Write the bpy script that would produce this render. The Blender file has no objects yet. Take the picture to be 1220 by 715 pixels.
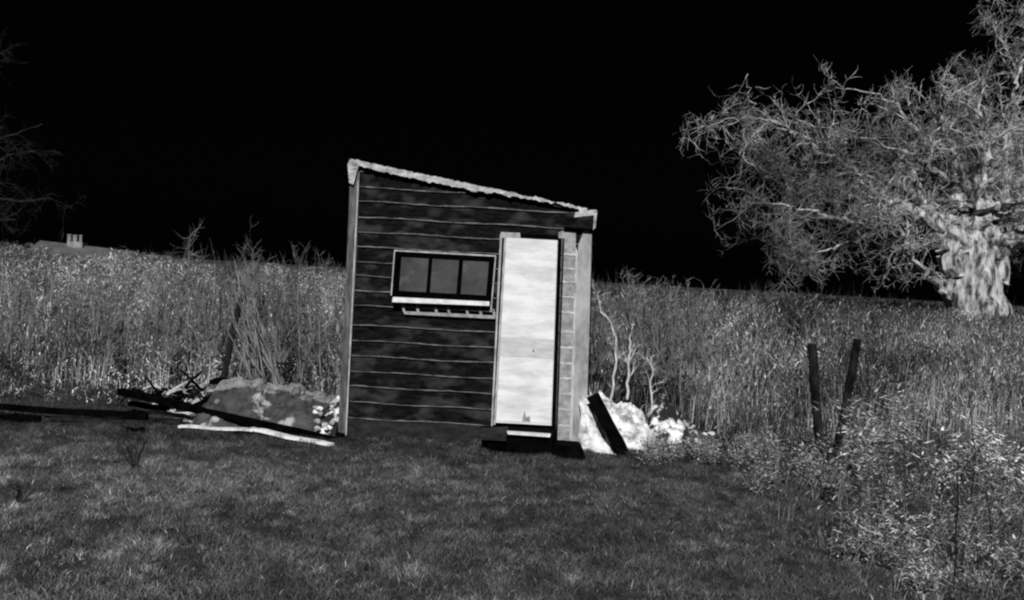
import bpy, math, random
import numpy as np
from mathutils import Vector, Matrix, noise as mnoise

# ------------------------------------------------------------ camera, world, sun, exposure
scn = bpy.context.scene
CAMH = 1.75; FPX = 1473.0
cd = bpy.data.cameras.new('camera'); cam = bpy.data.objects.new('camera', cd)
scn.collection.objects.link(cam); scn.camera = cam
cd.sensor_width = 36; cd.lens = 36*FPX/1220; cd.clip_end = 2000
CAMM = Matrix.Rotation(math.radians(90-1.45), 4, 'X') @ Matrix.Rotation(math.radians(3.26), 4, 'Z')
CAMM = Matrix.Translation((0, 0, CAMH)) @ CAMM
cam.matrix_world = CAMM

SUN_EL, SUN_AZ = 36, -3.5           # azimuth measured from straight behind the camera, to the left
w = bpy.data.worlds.new('World'); scn.world = w; w.use_nodes = True
nt = w.node_tree; nt.nodes.clear()
sky = nt.nodes.new('ShaderNodeTexSky'); sky.sky_type = 'NISHITA'; sky.sun_disc = False
sky.sun_elevation = math.radians(SUN_EL); sky.sun_rotation = math.radians(180+SUN_AZ*-1)
bw = nt.nodes.new('ShaderNodeRGBToBW'); bg = nt.nodes.new('ShaderNodeBackground'); wo = nt.nodes.new('ShaderNodeOutputWorld')
nt.links.new(sky.outputs[0], bw.inputs[0]); nt.links.new(bw.outputs[0], bg.inputs[0]); nt.links.new(bg.outputs[0], wo.inputs[0])
bg.inputs[1].default_value = 0.00012
sd = bpy.data.lights.new('sun', 'SUN'); sd.energy = 4.6; sd.angle = math.radians(1.5); sd.color = (1, 1, 1)
sun = bpy.data.objects.new('sun', sd); scn.collection.objects.link(sun)
el, az = math.radians(SUN_EL), math.radians(SUN_AZ)
to_sun = Vector((math.sin(az)*math.cos(el), -math.cos(az)*math.cos(el), math.sin(el)))
sun.rotation_euler = to_sun.to_track_quat('Z', 'Y').to_euler()
vs = scn.view_settings; vs.view_transform = 'Standard'; vs.look = 'None'; vs.exposure = 0; vs.gamma = 1
scn.cycles.pixel_filter_type = 'BLACKMAN_HARRIS'; scn.cycles.filter_width = 2.2

random.seed(7); rng = np.random.default_rng(7)
COL = scn.collection
Y0 = 12.3

# ------------------------------------------------------------ helpers
def ray(px, py):
    return (CAMM.to_3x3() @ Vector(((px-610)/FPX, -(py-357.5)/FPX, -1)))
def P(px, py, Y=Y0):
    d = ray(px, py); return Vector((d.x/d.y*Y, Y, CAMH + d.z/d.y*Y))
def sm(a, b, x):
    t = np.clip((x-a)/(b-a), 0, 1); return t*t*(3-2*t)
def terr(x, y):
    x = np.asarray(x, float); y = np.asarray(y, float)
    z = .92*sm(14.2, 26, y)
    z = z - 6.0*sm(33, 60, y)
    z = z + 0.025*np.sin(x*1.3+y*.7)*sm(4, 6, y)*(1-sm(11.2, 12, y)) + 0.05*np.sin(x*.9+1)*sm(15, 18, y)
    return z
def G(px, py):
    d = ray(px, py); lo = 3.0
    for i in range(4000):
        lo += .02
        if CAMH + d.z/d.y*lo <= float(terr(d.x/d.y*lo, lo)): break
    return Vector((d.x/d.y*lo, lo, float(terr(d.x/d.y*lo, lo))))

def tag(o, label=None, cat=None, group=None, kind=None):
    if label: o['label'] = label
    if cat: o['category'] = cat
    if group: o['group'] = group
    if kind: o['kind'] = kind
    return o
def empty(name, loc, label, cat, group=None):
    o = bpy.data.objects.new(name, None); COL.objects.link(o); o.location = loc; o.empty_display_size = .1
    return tag(o, label, cat, group)

class MB:
    def __init__(s): s.v = []; s.f = []; s.m = []; s.c = []
    def poly(s, pts, m=0, c=None):
        b = len(s.v); s.v += [tuple(p) for p in pts]; s.f.append(tuple(range(b, b+len(pts)))); s.m.append(m)
    def hexa(s, a, b, m=0):
        """a, b: two quads (matching order); closed box"""
        k = len(s.v); s.v += [tuple(p) for p in a] + [tuple(p) for p in b]
        s.f += [(k, k+1, k+2, k+3), (k+7, k+6, k+5, k+4)] + [(k+(i+1) % 4, k+i, k+4+i, k+4+(i+1) % 4) for i in range(4)]
        s.m += [m]*6
    def prism(s, front, dY, m=0):
        """front: pixel-independent world polygon, extruded by dY along +Y"""
        n = len(front); k = len(s.v)
        s.v += [tuple(p) for p in front] + [(p[0], p[1]+dY, p[2]) for p in front]
        s.f.append(tuple(range(k, k+n))); s.f.append(tuple(range(k+2*n-1, k+n-1, -1))); s.m += [m, m]
        for i in range(n):
            j = (i+1) % n; s.f.append((k+j, k+i, k+n+i, k+n+j)); s.m.append(m)
    def tube(s, pts, rad, n=5, m=0, cap=True, squash=1, rough=0):
        k = len(s.v); N = len(pts); pts = [Vector(p) for p in pts]
        up = Vector((0.13, 0.97, .2))
        for i, p in enumerate(pts):
            t = (pts[min(i+1, N-1)] - pts[max(i-1, 0)]).normalized()
            a = t.cross(up)
            if a.length < .05: a = t.cross(Vector((1, 0, 0)))
            a.normalize(); b = t.cross(a)
            for j in range(n):
                an = 2*math.pi*j/n
                rr = rad[i]*(1+rough*(random.random()-.5))
                s.v.append(tuple(p + a*math.cos(an)*rr + b*math.sin(an)*rr*squash))
        for i in range(N-1):
            for j in range(n):
                s.f.append((k+i*n+j, k+i*n+(j+1) % n, k+(i+1)*n+(j+1) % n, k+(i+1)*n+j)); s.m.append(m)
        if cap:
            s.f.append(tuple(k+j for j in reversed(range(n)))); s.m.append(m)
            s.f.append(tuple(k+(N-1)*n+j for j in range(n))); s.m.append(m)
    def build(s, name, mats, parent=None, smooth=False):
        me = bpy.data.meshes.new(name); me.from_pydata(s.v, [], s.f)
        if not isinstance(mats, (list, tuple)): mats = [mats]
        for m in mats: me.materials.append(m)
        me.polygons.foreach_set('material_index', s.m)
        if smooth: me.polygons.foreach_set('use_smooth', [True]*len(s.f))
        me.update(); me.validate()
        o = bpy.data.objects.new(name, me); COL.objects.link(o)
        if parent: o.parent = parent; o.matrix_parent_inverse = Matrix.Translation(-parent.location)
        else:
            c = sum((Vector(q) for q in s.v), Vector())/max(1, len(s.v))
            zz = min(q[2] for q in s.v); c.z = zz
            me.transform(Matrix.Translation(-c)); o.location = c
        return o

def mat(name, lo, hi, scale=6, stretch=(1, 1, 1), rough=.9, bump=.3, detail=6, p0=.35, p1=.68, spec=.1, extra=None, bscale=None):
    m = bpy.data.materials.new(name); m.use_nodes = True; t = m.node_tree; b = t.nodes['Principled BSDF']
    tc = t.nodes.new('ShaderNodeTexCoord'); mp = t.nodes.new('ShaderNodeMapping'); mp.inputs['Scale'].default_value = stretch
    g = t.nodes.new('ShaderNodeNewGeometry')
    t.links.new(g.outputs['Position'], mp.inputs[0])
    n = t.nodes.new('ShaderNodeTexNoise'); n.inputs['Scale'].default_value = scale; n.inputs['Detail'].default_value = detail; n.inputs['Roughness'].default_value = .65
    t.links.new(mp.outputs[0], n.inputs[0])
    r = t.nodes.new('ShaderNodeValToRGB'); r.color_ramp.elements[0].position = p0; r.color_ramp.elements[1].position = p1
    r.color_ramp.elements[0].color = (lo, lo, lo, 1); r.color_ramp.elements[1].color = (hi, hi, hi, 1)
    t.links.new(n.outputs[0], r.inputs[0])
    out = r.outputs[0]
    if extra:                    # (scale, stretch, threshold0, threshold1, grey): stains
        mp2 = t.nodes.new('ShaderNodeMapping'); mp2.inputs['Scale'].default_value = extra[1]; t.links.new(g.outputs['Position'], mp2.inputs[0])
        n2 = t.nodes.new('ShaderNodeTexNoise'); n2.inputs['Scale'].default_value = extra[0]; n2.inputs['Detail'].default_value = 5; t.links.new(mp2.outputs[0], n2.inputs[0])
        r2 = t.nodes.new('ShaderNodeValToRGB'); r2.color_ramp.elements[0].position = extra[2]; r2.color_ramp.elements[1].position = extra[3]; t.links.new(n2.outputs[0], r2.inputs[0])
        mx = t.nodes.new('ShaderNodeMixRGB'); t.links.new(r2.outputs[0], mx.inputs[0]); t.links.new(out, mx.inputs[1]); mx.inputs[2].default_value = (extra[4],)*3+(1,)
        out = mx.outputs[0]
    t.links.new(out, b.inputs['Base Color'])
    b.inputs['Roughness'].default_value = rough; b.inputs['Specular IOR Level'].default_value = spec
    if bump:
        bn = t.nodes.new('ShaderNodeTexNoise'); bn.inputs['Scale'].default_value = bscale or scale*3; bn.inputs['Detail'].default_value = 5; t.links.new(mp.outputs[0], bn.inputs[0])
        bp = t.nodes.new('ShaderNodeBump'); bp.inputs['Strength'].default_value = bump; bp.inputs['Distance'].default_value = .02
        t.links.new(bn.outputs[0], bp.inputs['Height']); t.links.new(bp.outputs[0], b.inputs['Normal'])
    return m
def attr_mat(name):
    m = bpy.data.materials.new(name); m.use_nodes = True; t = m.node_tree; b = t.nodes['Principled BSDF']
    a = t.nodes.new('ShaderNodeAttribute'); a.attribute_name = 'tone'
    n = t.nodes.new('ShaderNodeTexNoise'); n.inputs['Scale'].default_value = 25
    g = t.nodes.new('ShaderNodeNewGeometry'); t.links.new(g.outputs['Position'], n.inputs[0])
    mr = t.nodes.new('ShaderNodeMapRange'); mr.inputs[1].default_value = .3; mr.inputs[2].default_value = .7; mr.inputs[3].default_value = .7; mr.inputs[4].default_value = 1.3
    t.links.new(n.outputs[0], mr.inputs[0])
    mu = t.nodes.new('ShaderNodeMath'); mu.operation = 'MULTIPLY'; t.links.new(a.outputs['Fac'], mu.inputs[0]); t.links.new(mr.outputs[0], mu.inputs[1])
    t.links.new(mu.outputs[0], b.inputs['Base Color']); b.inputs['Roughness'].default_value = .85; b.inputs['Specular IOR Level'].default_value = .1
    return m

M = {}
M['board'] = mat('dark_board', .0008, .011, 7, (1, 1, 4), .85, .6, extra=(4.2, (1, 1, 2.0), .5, .68, .032), spec=.04)
M['lapshade'] = mat('pale_lap_shadow', .045, .17, 9, (1, 1, 1), .9, 0, p0=.36, p1=.66)  # paints the shadow under each board as a pale line, negative tones
M['skirt'] = mat('skirting', .008, .032, 7, (1, 1, 2), .9, .4)
M['corner'] = mat('grey_corner_board', .035, .15, 10, (2, 2, .4), .85, .3)
M['brightline'] = mat('pale_moulding', .24, .55, 14, (1, 1, .5), .8, .2)
M['felt'] = mat('pale_roof_felt', .13, .52, 9, (1, 1, 1.5), .9, .8, p0=.3, p1=.62)
M['roof'] = mat('dark_roof', .01, .03, 4, (1, 1, 1), .9, .3)
M['black'] = mat('black_timber', .0004, .0035, 8, (1, 1, 1), .95, .3, spec=.01)
M['winframe'] = mat('black_window_frame', .0005, .002, 8, (1, 1, 1), .9, .1, spec=.01)
M['pane'] = mat('grey_pane', .035, .075, 5, (1, 1, 1), .35, .05, extra=(7, (1, 1, 1.6), .6, .8, .11), spec=.3)
M['door'] = mat('white_door', .5, .74, 3.0, (1, 1, 3.2), .7, .15, p0=.3, p1=.6, extra=(30, (1, 1, 1), .72, .8, .3))
M['doorgrey'] = mat('greyer_door_board', .42, .6, 5, (1, 1, 3), .8, .15)
M['white'] = mat('white_paint', .5, .85, 12, (1, 1, 1), .8, .3)
M['shingle'] = mat('grey_lapped_piece', .17, .38, 12, (1, 1, 1), .85, .4)
M['panel'] = mat('grey_render_panel', .2, .4, 9, (1.5, 1, .6), .9, .25, extra=(2.0, (1, 1, 1), .55, .7, .38))
M['shadow_stone'] = mat('pale_shadow_and_stone', .2, .75, 9, (1, 1, 1), .95, .8, p0=.36, p1=.56, extra=(6, (1, 1, 1), .62, .72, .2))  # cast shadow in negative tones; also colours small pale stones
M['rub_shadow'] = mat('blotchy_rubble_and_shadow', .02, .8, 4.5, (1, 1, 1), .95, .9, p0=.47, p1=.56)  # rubble tone, shared with the far right shadow mound
M['heap'] = mat('dark_earth', .022, .09, 6, (1, 1, 1), .95, 1, extra=(5, (1, 1, 1), .6, .68, .38))
M['turf'] = mat('heap_turf', .1, .3, 12, (1, 1, 1), .95, .8)
M['paleshadow'] = mat('pale_plank_shadow', .12, .85, 7, (1, 1, 1), .8, .4, p0=.32, p1=.55)  # negative tone for the shadows of pole and planks
M['stone'] = mat('rubble_stone', .05, .5, 9, (1, 1, 1), .9, .7)
M['ground'] = mat('turf_ground', .012, .06, 3.2, (1, 1, 1), .95, .7, detail=9, bscale=45)
M['bark'] = mat('pale_gnarled_bark', .035, .5, 8, (1, 1, .28), .95, 1, p0=.4, p1=.6, bscale=14)
M['midbark'] = mat('grey_limb_bark', .1, .48, 9, (1, 1, .6), .95, 1, p0=.38, p1=.62)
M['brighttwig'] = mat('bright_inner_twig', .09, .48, 7, (1, 1, 1), .95, 0, p0=.38, p1=.62)
M['twig'] = mat('pale_twig', .04, .26, 5, (1, 1, 1), .95, 0, p0=.3, p1=.7)
M['dimtwig'] = mat('dim_twig', .008, .028, 3, (1, 1, 1), .95, 0)
M['stem'] = mat('pale_stem', .3, .62, 12, (1, 1, 1), .9, .2)
M['greystem'] = mat('grey_stem', .07, .24, 5, (1, 1, 1), .9, .2)
M['post'] = mat('dark_post', .003, .028, 8, (1, 1, .4), .95, .6, spec=.02)
M['house'] = mat('cottage_wall', .06, .1, 2, (1, 1, 1), .9, .1)
M['tiles'] = mat('cottage_roof', .07, .12, 2, (1, 1, 1), .9, .2)
M['pot'] = mat('chimney_pot', .12, .3, 5, (1, 1, 1), .9, .1)
M['blade'] = attr_mat('grass_blade')

# ------------------------------------------------------------ ground (one sheet to the horizon)
def make_ground():
    ys = np.concatenate([np.arange(-30, 4, 3), np.arange(4, 20, .25), np.arange(20, 62, 1.5), np.array([70, 90, 140, 250, 500, 1000])])
    xs = np.concatenate([-np.array([900, 400, 200, 100, 60, 35]), np.arange(-20, 20.1, .5), np.array([35, 60, 100, 200, 400, 900])])
    X, Y = np.meshgrid(xs, ys); Z = terr(X, Y)
    v = np.stack([X, Y, Z], -1).reshape(-1, 3); nx = len(xs)
    f = [(j*nx+i, j*nx+i+1, (j+1)*nx+i+1, (j+1)*nx+i) for j in range(len(ys)-1) for i in range(nx-1)]
    me = bpy.data.meshes.new('ground'); me.from_pydata(v.tolist(), [], f); me.materials.append(M['ground'])
    me.polygons.foreach_set('use_smooth', [True]*len(f))
    o = bpy.data.objects.new('ground', me); COL.objects.link(o); tag(o, kind='structure')
make_ground()

# ------------------------------------------------------------ value noise for grasses
_tab = rng.random((256, 256))
def vn(x, y):
    xi = np.floor(x).astype(int); yi = np.floor(y).astype(int); fx = x-xi; fy = y-yi
    fx = fx*fx*(3-2*fx); fy = fy*fy*(3-2*fy)
    a = _tab[xi % 256, yi % 256]; b = _tab[(xi+1) % 256, yi % 256]; c = _tab[xi % 256, (yi+1) % 256]; d = _tab[(xi+1) % 256, (yi+1) % 256]
    return (a*(1-fx)+b*fx)*(1-fy)+(c*(1-fx)+d*fx)*fy
def fbm(x, y, o=4):
    s = 0; a = .5; t = 0
    for i in range(o): s = s+a*vn(x*2**i+17*i, y*2**i+31*i); t += a; a *= .55
    return s/t

def blades(name, base, h, wd, lean, tone, bend=.5, aim=None, parent=None, up=None):
    """tapered two-segment blades; lean = horizontal tip offset as a fraction of height"""
    n = len(base); th = rng.random(n)*2*np.pi if aim is None else aim
    fa = rng.normal(0, .7, n)
    wv = np.stack([np.cos(fa), np.sin(fa), np.zeros(n)], 1)*wd[:, None]*.5
    ld = np.stack([np.cos(th), np.sin(th), np.zeros(n)], 1)*(lean*h)[:, None]
    zz = np.zeros((n, 3)); zz[:, 2] = h
    if up is not None: zz[:, 2] = h*up
    mid = base + zz*.55 + ld*(.55*(1-bend))
    tip = base + zz*(1-.12*np.minimum(lean, 1.5))[:, None] + ld
    V = np.stack([base-wv, base+wv, mid+wv*.8, mid-wv*.8, tip], 1).reshape(-1, 3)
    me = bpy.data.meshes.new(name)
    me.vertices.add(5*n); me.vertices.foreach_set('co', V.astype(np.float32).ravel())
    k = np.arange(n)[:, None]*5
    loops = np.concatenate([k+0, k+1, k+2, k+3, k+3, k+2, k+4], 1).ravel()
    me.loops.add(7*n); me.loops.foreach_set('vertex_index', loops.astype(np.int32))
    me.polygons.add(2*n)
    ls = (np.arange(n)[:, None]*7+np.array([0, 4])).ravel(); me.polygons.foreach_set('loop_start', ls.astype(np.int32))
    me.update(calc_edges=True)
    at = me.attributes.new('tone', 'FLOAT', 'POINT'); at.data.foreach_set('value', np.repeat(tone, 5).astype(np.float32))
    me.materials.append(M['blade'])
    o = bpy.data.objects.new(name, me); COL.objects.link(o)
    if parent: o.parent = parent; o.matrix_parent_inverse = Matrix.Translation(-parent.location)
    return o
def wedge(n, y0, y1, marg=1.6, power=1.0, x0=-1e9, x1=1e9):
    ux = rng.random(n); y = y0+(y1-y0)*rng.random(n)**power
    half = .425*y+marg; x = (ux*2-1)*half
    k = (x > x0) & (x < x1); return x[k], y[k]
def inshed(x, y): return (x > -1.8) & (x < .86) & (y > Y0-.06) & (y < Y0+2.3)

# lawn: short cropped turf in front of the shed
x, y = wedge(700000, 5.2, 15.0, 1.2, .8)
ok = ~inshed(x, y) & ~((y > 12.0) & (y < 13.7) & (x < -1.7) & (x > -6) & (rng.random(len(x)) < .7)); x = x[ok]; y = y[ok]
f1 = fbm(x*1.6, y*1.1); f2 = fbm(x*5+9, y*4+3, 3); f3 = fbm(x*.35+50, y*.4)
h = .012+.034*rng.random(len(x))*(.4+1.3*f2) + .02*(f2 > .62)
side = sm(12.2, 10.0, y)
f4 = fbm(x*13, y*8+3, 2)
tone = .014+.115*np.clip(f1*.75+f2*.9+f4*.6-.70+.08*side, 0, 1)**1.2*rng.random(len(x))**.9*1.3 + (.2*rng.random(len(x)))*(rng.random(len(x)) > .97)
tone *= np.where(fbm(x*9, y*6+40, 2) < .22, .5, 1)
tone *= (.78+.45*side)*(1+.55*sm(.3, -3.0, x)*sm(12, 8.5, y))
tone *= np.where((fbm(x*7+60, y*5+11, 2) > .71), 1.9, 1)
b = np.stack([x, y, terr(x, y)-.004], 1)
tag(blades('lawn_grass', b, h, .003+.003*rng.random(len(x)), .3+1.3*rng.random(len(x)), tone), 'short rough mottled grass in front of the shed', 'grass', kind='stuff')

# tall meadow grass on the right, up the rise
def mottle(x, y, z, sx=1.0):
    """clumps of light and dark growth through the volume of the vegetation"""
    u = x*4.2*sx+y*.7; v = z*3.4+y*2.3
    a = fbm(u, v, 3); b_ = fbm(x*1.1+3, z*1.3+y*.45+7, 3); c_ = fbm(x*11, z*3+y*4, 2)
    return np.clip(a*1.3+b_*.8+c_*1.0-1.33, 0, 1)
x, y = wedge(520000, 12.4, 33, 2.0, .75, x0=.6)
edge = 1.9+.25*np.sin(y*2)+.6*fbm(y*.9, y*0+2)
ok = (((x > edge) & (y > 12.4)) | (y > 14.6)) & ~inshed(x, y)
ok &= rng.random(len(x)) < np.clip(.35+1.0*(y-12.4)/4, 0, 1)
ok &= ~((x > 3.2) & (y < 13.2) & (rng.random(len(x)) < .8))
x = x[ok]; y = y[ok]; n = len(x)
f2 = fbm(x*3.5, y*1.5+8, 3); tz = terr(x, y); cl = fbm(x*1.3+20, y*.8+9, 2)
hh = np.minimum((.25+.6*f2)*(.5+.5*sm(12, 15, y))+.1, 1.26-tz+.42*fbm(x*1.6, y)); fl = rng.random(n) < .78
lift = np.where(fl, rng.random(n)*hh*.95, 0)
h = np.where(fl, .04+.1*rng.random(n), hh*(.5+.55*rng.random(n)))
tone = (1-.4*sm(17, 27, y))*(.015+1.0*mottle(x, y, tz+lift))*rng.random(n)**1.3+.26*(rng.random(n) > .975)
b = np.stack([x, y, tz+lift], 1)
wd = np.where(fl, .006+.012*rng.random(n), .003+.006*rng.random(n))*(y/18)
tag(blades('meadow_grass', b, h, wd, np.where(fl, .1+1.4*rng.random(n), .05+.45*rng.random(n)), tone, up=np.where(fl, rng.random(n)*1.6-.6, 1)), 'tall dry grey meadow grass rising to the skyline right of the shed', 'grass', kind='stuff')

# overgrown scrub on the left behind the shed
x, y = wedge(620000, 13.4, 28, 2.5, .78, x1=.6)
hs = fbm(x*.9+3, y*.6, 3)
ok = (rng.random(len(x)) < .25+.75*sm(14.2, 15.6, y-.6*hs)) & ~inshed(x, y) & ~((x > -3.9) & (y < 14.1))
x, y, hs = [q[ok] for q in (x, y, hs)]
n = len(x); tz = terr(x, y)
hh = np.minimum((.6+.8*hs)*(.07+.93*sm(13.5, 16.9, y+.8*(hs-.5))), 1.06-tz+.62*fbm(x*1.4, y*.8, 3)+.17*sm(-3.4, -4.6, x*16/y)); fl = rng.random(n) < .93
lift = np.where(fl, rng.random(n)**.9*hh, 0)
h = np.where(fl, .02+.06*rng.random(n), hh*(.5+.6*rng.random(n)))
hl = hh*0+1
tone = .02+1.35*mottle(x, y, tz+lift, .8)*rng.random(n)**1.2+.26*(rng.random(n) > .97)
b = np.stack([x, y, tz+lift], 1)
wd = np.where(fl, .006+.011*rng.random(n), .003+.006*rng.random(n))
tag(blades('scrub', b, h, wd, np.where(fl, .3+1.6*rng.random(n), .05+.35*rng.random(n)), tone, up=np.where(fl, rng.random(n)*2-1, 1)), 'tangled grey scrub and brambles along the rise left of the shed', 'undergrowth', kind='stuff')

x, y = wedge(26000, 22, 32, 3, 1.0)
n = len(x); tz = terr(x, y); cl = fbm(x*1.7, y*.5, 3)
h = (.25+.75*rng.random(n)**1.5*np.clip(cl*1.7-.25, .1, 1.2)); b = np.stack([x, y, tz], 1)
tag(blades('seed_heads', b, h, .006+.008*rng.random(n), .02+.4*rng.random(n), .02+.14*rng.random(n)), 'thin dry stems standing above the grass along the skyline', 'grass', kind='stuff')

# rough weeds at the right foreground
x, y = wedge(230000, 5.4, 15, 1.2, .9, x0=1.0)
edge = 1.75+.75*fbm(y*1.4, y*0+4)+.3*sm(9, 12, y)
ok = (x > edge) & (rng.random(len(x)) < .12+.88*sm(0, 1.8, x-edge)); x = x[ok]; y = y[ok]; n = len(x)
f1 = fbm(x*2.2+5, y*1.8); fl = rng.random(n) < .72
lift = np.where(fl, rng.random(n)**1.3*.42*f1, 0)
h = np.where(fl, .02+.045*rng.random(n), .08+.32*f1*rng.random(n))
m1 = fbm(x*6, y*4+lift*9, 3); m2 = fbm(x*17, y*9+lift*22, 2)
tone = .025+1.15*np.clip(m1+m2*.8-.92, 0, 1)*rng.random(n)**.8+.4*rng.random(n)*(rng.random(n) > .96)
b = np.stack([x, y, terr(x, y)+lift], 1)
tag(blades('weeds', b, h, np.where(fl, .004+.009*rng.random(n), .0025+.003*rng.random(n)), np.where(fl, .3+1.6*rng.random(n), .1+.9*rng.random(n)), tone, up=np.where(fl, rng.random(n)*2-.9, 1)), 'tangled low weeds and rank grass round the two dark posts', 'weeds', kind='stuff')

# ------------------------------------------------------------ the shed
SL = .0555
def xl_at(y): return 425-(y-196)*.0365 if y < 560 else 412
shed = empty('garden_shed', (P(555, 532).x, Y0+1.1, 0), 'small lean-to shed of dark lapped boards with a white door and three pane window', 'shed')
def yroof(x): return 197+.208*(x-421)
lines = [205, 223, 240, 258.5, 276, 294.5, 312, 328, 345.5, 363, 381, 387.5+9, 406+6, 424+3, 443, 461, 480, 499]
lines = [205, 223, 240, 258.5, 276, 294.5, 312, 328.5, 346, 364.5, 387.5, 406, 424.5, 443, 461, 480, 499]
sid = MB()
def lap_board(y0, y1, xa, xb, m_face=0, m_edge=1, mb=sid, prd=.022, Yb=Y0, thick=1.3, clip=True, seg=9):
    n = max(1, int((xb-xa)/seg)); cols = []
    ph = random.random()*9; dy = random.uniform(-.5, .5)
    for i in range(n+1):
        x = xa+(xb-xa)*i/n
        yt = y0+SL*(x-425); yb = y1+SL*(x-425)+dy+.55*math.sin(x*.05+ph)+random.uniform(-.25, .25)
        if clip: yt = max(yt, yroof(x))
        ye = yb-thick*random.uniform(.5, 1.35)
        if ye-yt < .6: cols.append(None); continue
        sx = -(yt-205)*.03
        cols.append([P(x, yt, Yb-.001), P(x, ye, Yb-prd), P(x, yb, Yb-prd-.002), P(x, yb, Yb+.002)])
    for a, b in zip(cols, cols[1:]):
        if a and b:
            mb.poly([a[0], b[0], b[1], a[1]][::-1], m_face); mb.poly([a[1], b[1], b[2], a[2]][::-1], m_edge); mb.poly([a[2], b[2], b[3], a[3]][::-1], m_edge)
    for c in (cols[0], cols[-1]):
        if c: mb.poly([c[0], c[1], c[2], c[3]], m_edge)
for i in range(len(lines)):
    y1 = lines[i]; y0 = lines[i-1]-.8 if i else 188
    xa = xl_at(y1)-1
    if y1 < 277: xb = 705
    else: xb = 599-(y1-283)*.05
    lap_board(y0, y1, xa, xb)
sid.build('siding', [M['board'], M['lapshade']], shed)  # pale lower edges stand for shade below the boards
sk = MB(); sk.prism([P(404, 526, Y0-.012), P(592, 536, Y0-.012), P(592, 508, Y0-.012), P(414, 498, Y0-.012)], .02)
sk.build('skirting_board', M['skirt'], shed)

# carcass: back, side walls (boarded too) and roof slab
def wp(px, py, Y): # keep the world x/z of the front-plane point at another depth
    q = P(px, py, Y0); return Vector((q.x, Y, q.z))
D = 2.2
TL, TR, BR, BL = (421, 198), (706, 257), (699, 546), (403, 527)
c = MB()
for a, b in ((TL, BL), (TR, BR)):
    s = .03 if a is TL else -.03
    A = wp(*a, Y0+.01); B = wp(*b, Y0+.01)
    for i in range(16):
        t0, t1 = i/16, (i+1)/16
        p0 = A.lerp(B, t0); p1 = A.lerp(B, t1)
        q = .018 if a is TR else -.018
        c.hexa([p0+Vector((s, 0, 0)), p0, p1+Vector((q, 0, 0)), p1+Vector((s, 0, 0))], [v+Vector((0, D, 0)) for v in (p0+Vector((s, 0, 0)), p0, p1+Vector((q, 0, 0)), p1+Vector((s, 0, 0)))], 0)
A, B, C_, D_ = wp(*TL, Y0+D), wp(*TR, Y0+D), wp(*BR, Y0+D), wp(*BL, Y0+D)
c.prism([D_, C_, B, A], .03)
c.prism([wp(*q, Y0+.006) for q in (BL, BR, TR, TL)], .012)
c.build('side_and_back_walls', M['board'], shed)
r = MB()
ra, rb = wp(416, 189, Y0-.05), wp(712, 251.5, Y0-.05)
r.prism([ra+Vector((0, 0, -.05)), rb+Vector((0, 0, -.045)), rb, ra], D+.15)
r.build('roof', M['roof'], shed)
# ragged pale felt along the roof's front edge
fe = MB(); top = []; bot = []
xs = list(np.arange(418, 700, 2.2))
for x in xs:
    a = 4.0*(mnoise.noise(Vector((x*.06, 3, 0))))+3.5*mnoise.noise(Vector((x*.25, 5, 0)))
    b_ = 6.5*(mnoise.noise(Vector((x*.07, 9, 0))))+4.5*mnoise.noise(Vector((x*.22, 8, 0)))
    t = (x-418)/290
    th = 1.6+4.2*math.sin(math.pi*min(1, t*1.3+.12))**.6 if x < 690 else 4
    if 648 < x < 672: th *= .4
    yy = 191.5+.208*(x-418)
    top.append(P(x, yy-2.0+a*.5, Y0-.075)); bot.append(P(x, yy+th+b_*.5, Y0-.082-.02*mnoise.noise(Vector((x*.2, 1, 1)))))
for i in range(len(xs)-1):
    fe.hexa([bot[i], bot[i+1], top[i+1], top[i]], [v+Vector((0, .03, 0)) for v in (bot[i], bot[i+1], top[i+1], top[i])])
fe.prism([P(x, y_, Y0-.085) for x, y_ in ((416, 218), (421, 220), (425, 205), (428, 196), (417, 190), (414, 196))], .03)
fe.build('torn_felt_edge', M['felt'], shed)
fb = MB()
fb.prism([P(x, y_, Y0-.10) for x, y_ in ((672, 270), (707, 273), (708, 259), (673, 253))], .03)
fb.build('fascia_board', M['board'], shed)
fb = MB(); fb.prism([P(x, y_, Y0-.105) for x, y_ in ((706.5, 274), (709.5, 271), (711.5, 251), (707.5, 257))], .06)
fb.prism([P(x, y_, Y0-.108) for x, y_ in ((684, 259), (708, 256.5), (711, 250), (706, 250), (685, 253))], .03)
fb.build('fascia_end', M['felt'], shed)
# corner boards
cb = MB(); cb.prism([P(x, y_, Y0-.045) for x, y_ in ((402, 525), (412, 526), (425, 300), (428.5, 205), (417.5, 200), (413, 310))], .05)
cbo = cb.build('corner_board', M['corner'], shed)
cb = MB(); cb.prism([P(x, y_, Y0-.052) for x, y_ in ((411, 525), (412.6, 525), (427.5, 215), (426.0, 215))], .008)
cb.build('edge_moulding', M['brightline'], cbo)
# column of short lapped pieces to the right of the door, then a plain grey corner panel
sh = MB()
for i in range(5, len(lines)+1):
    y1 = lines[i]-4.5 if i < len(lines) else 518-4
    y0 = lines[i-1]-5
    if i == 5: y0 -= 10
    xo = -(y1-290)*.032
    lap_board(y0+.5, y1, 668.5+xo, 686+xo, 0, 1, sh, .004, Y0-.026, 3.0, False, 3.5)
    sh.prism([P(a, b_+SL*(a-425)-.5, Y0-.047) for a, b_ in ((665+xo, y1), (669.3+xo, y1), (669.3+xo, y0+2), (665.5+xo, y0+3))], .02, 0)
sh.prism([P(a, b_, Y0-.036) for a, b_ in ((678.5, 526), (681.5, 526), (688.3, 300), (686, 294))], .01, 1)
sh.build('lapped_shingles', [M['shingle'], M['brightline']], shed)
pn = MB()
L = [(689, 288), (686.5, 330), (685, 400), (682, 450), (679, 526)]; R = [(704.5, 277), (703.5, 340), (702, 400), (700, 460), (698.5, 545)]
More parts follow.
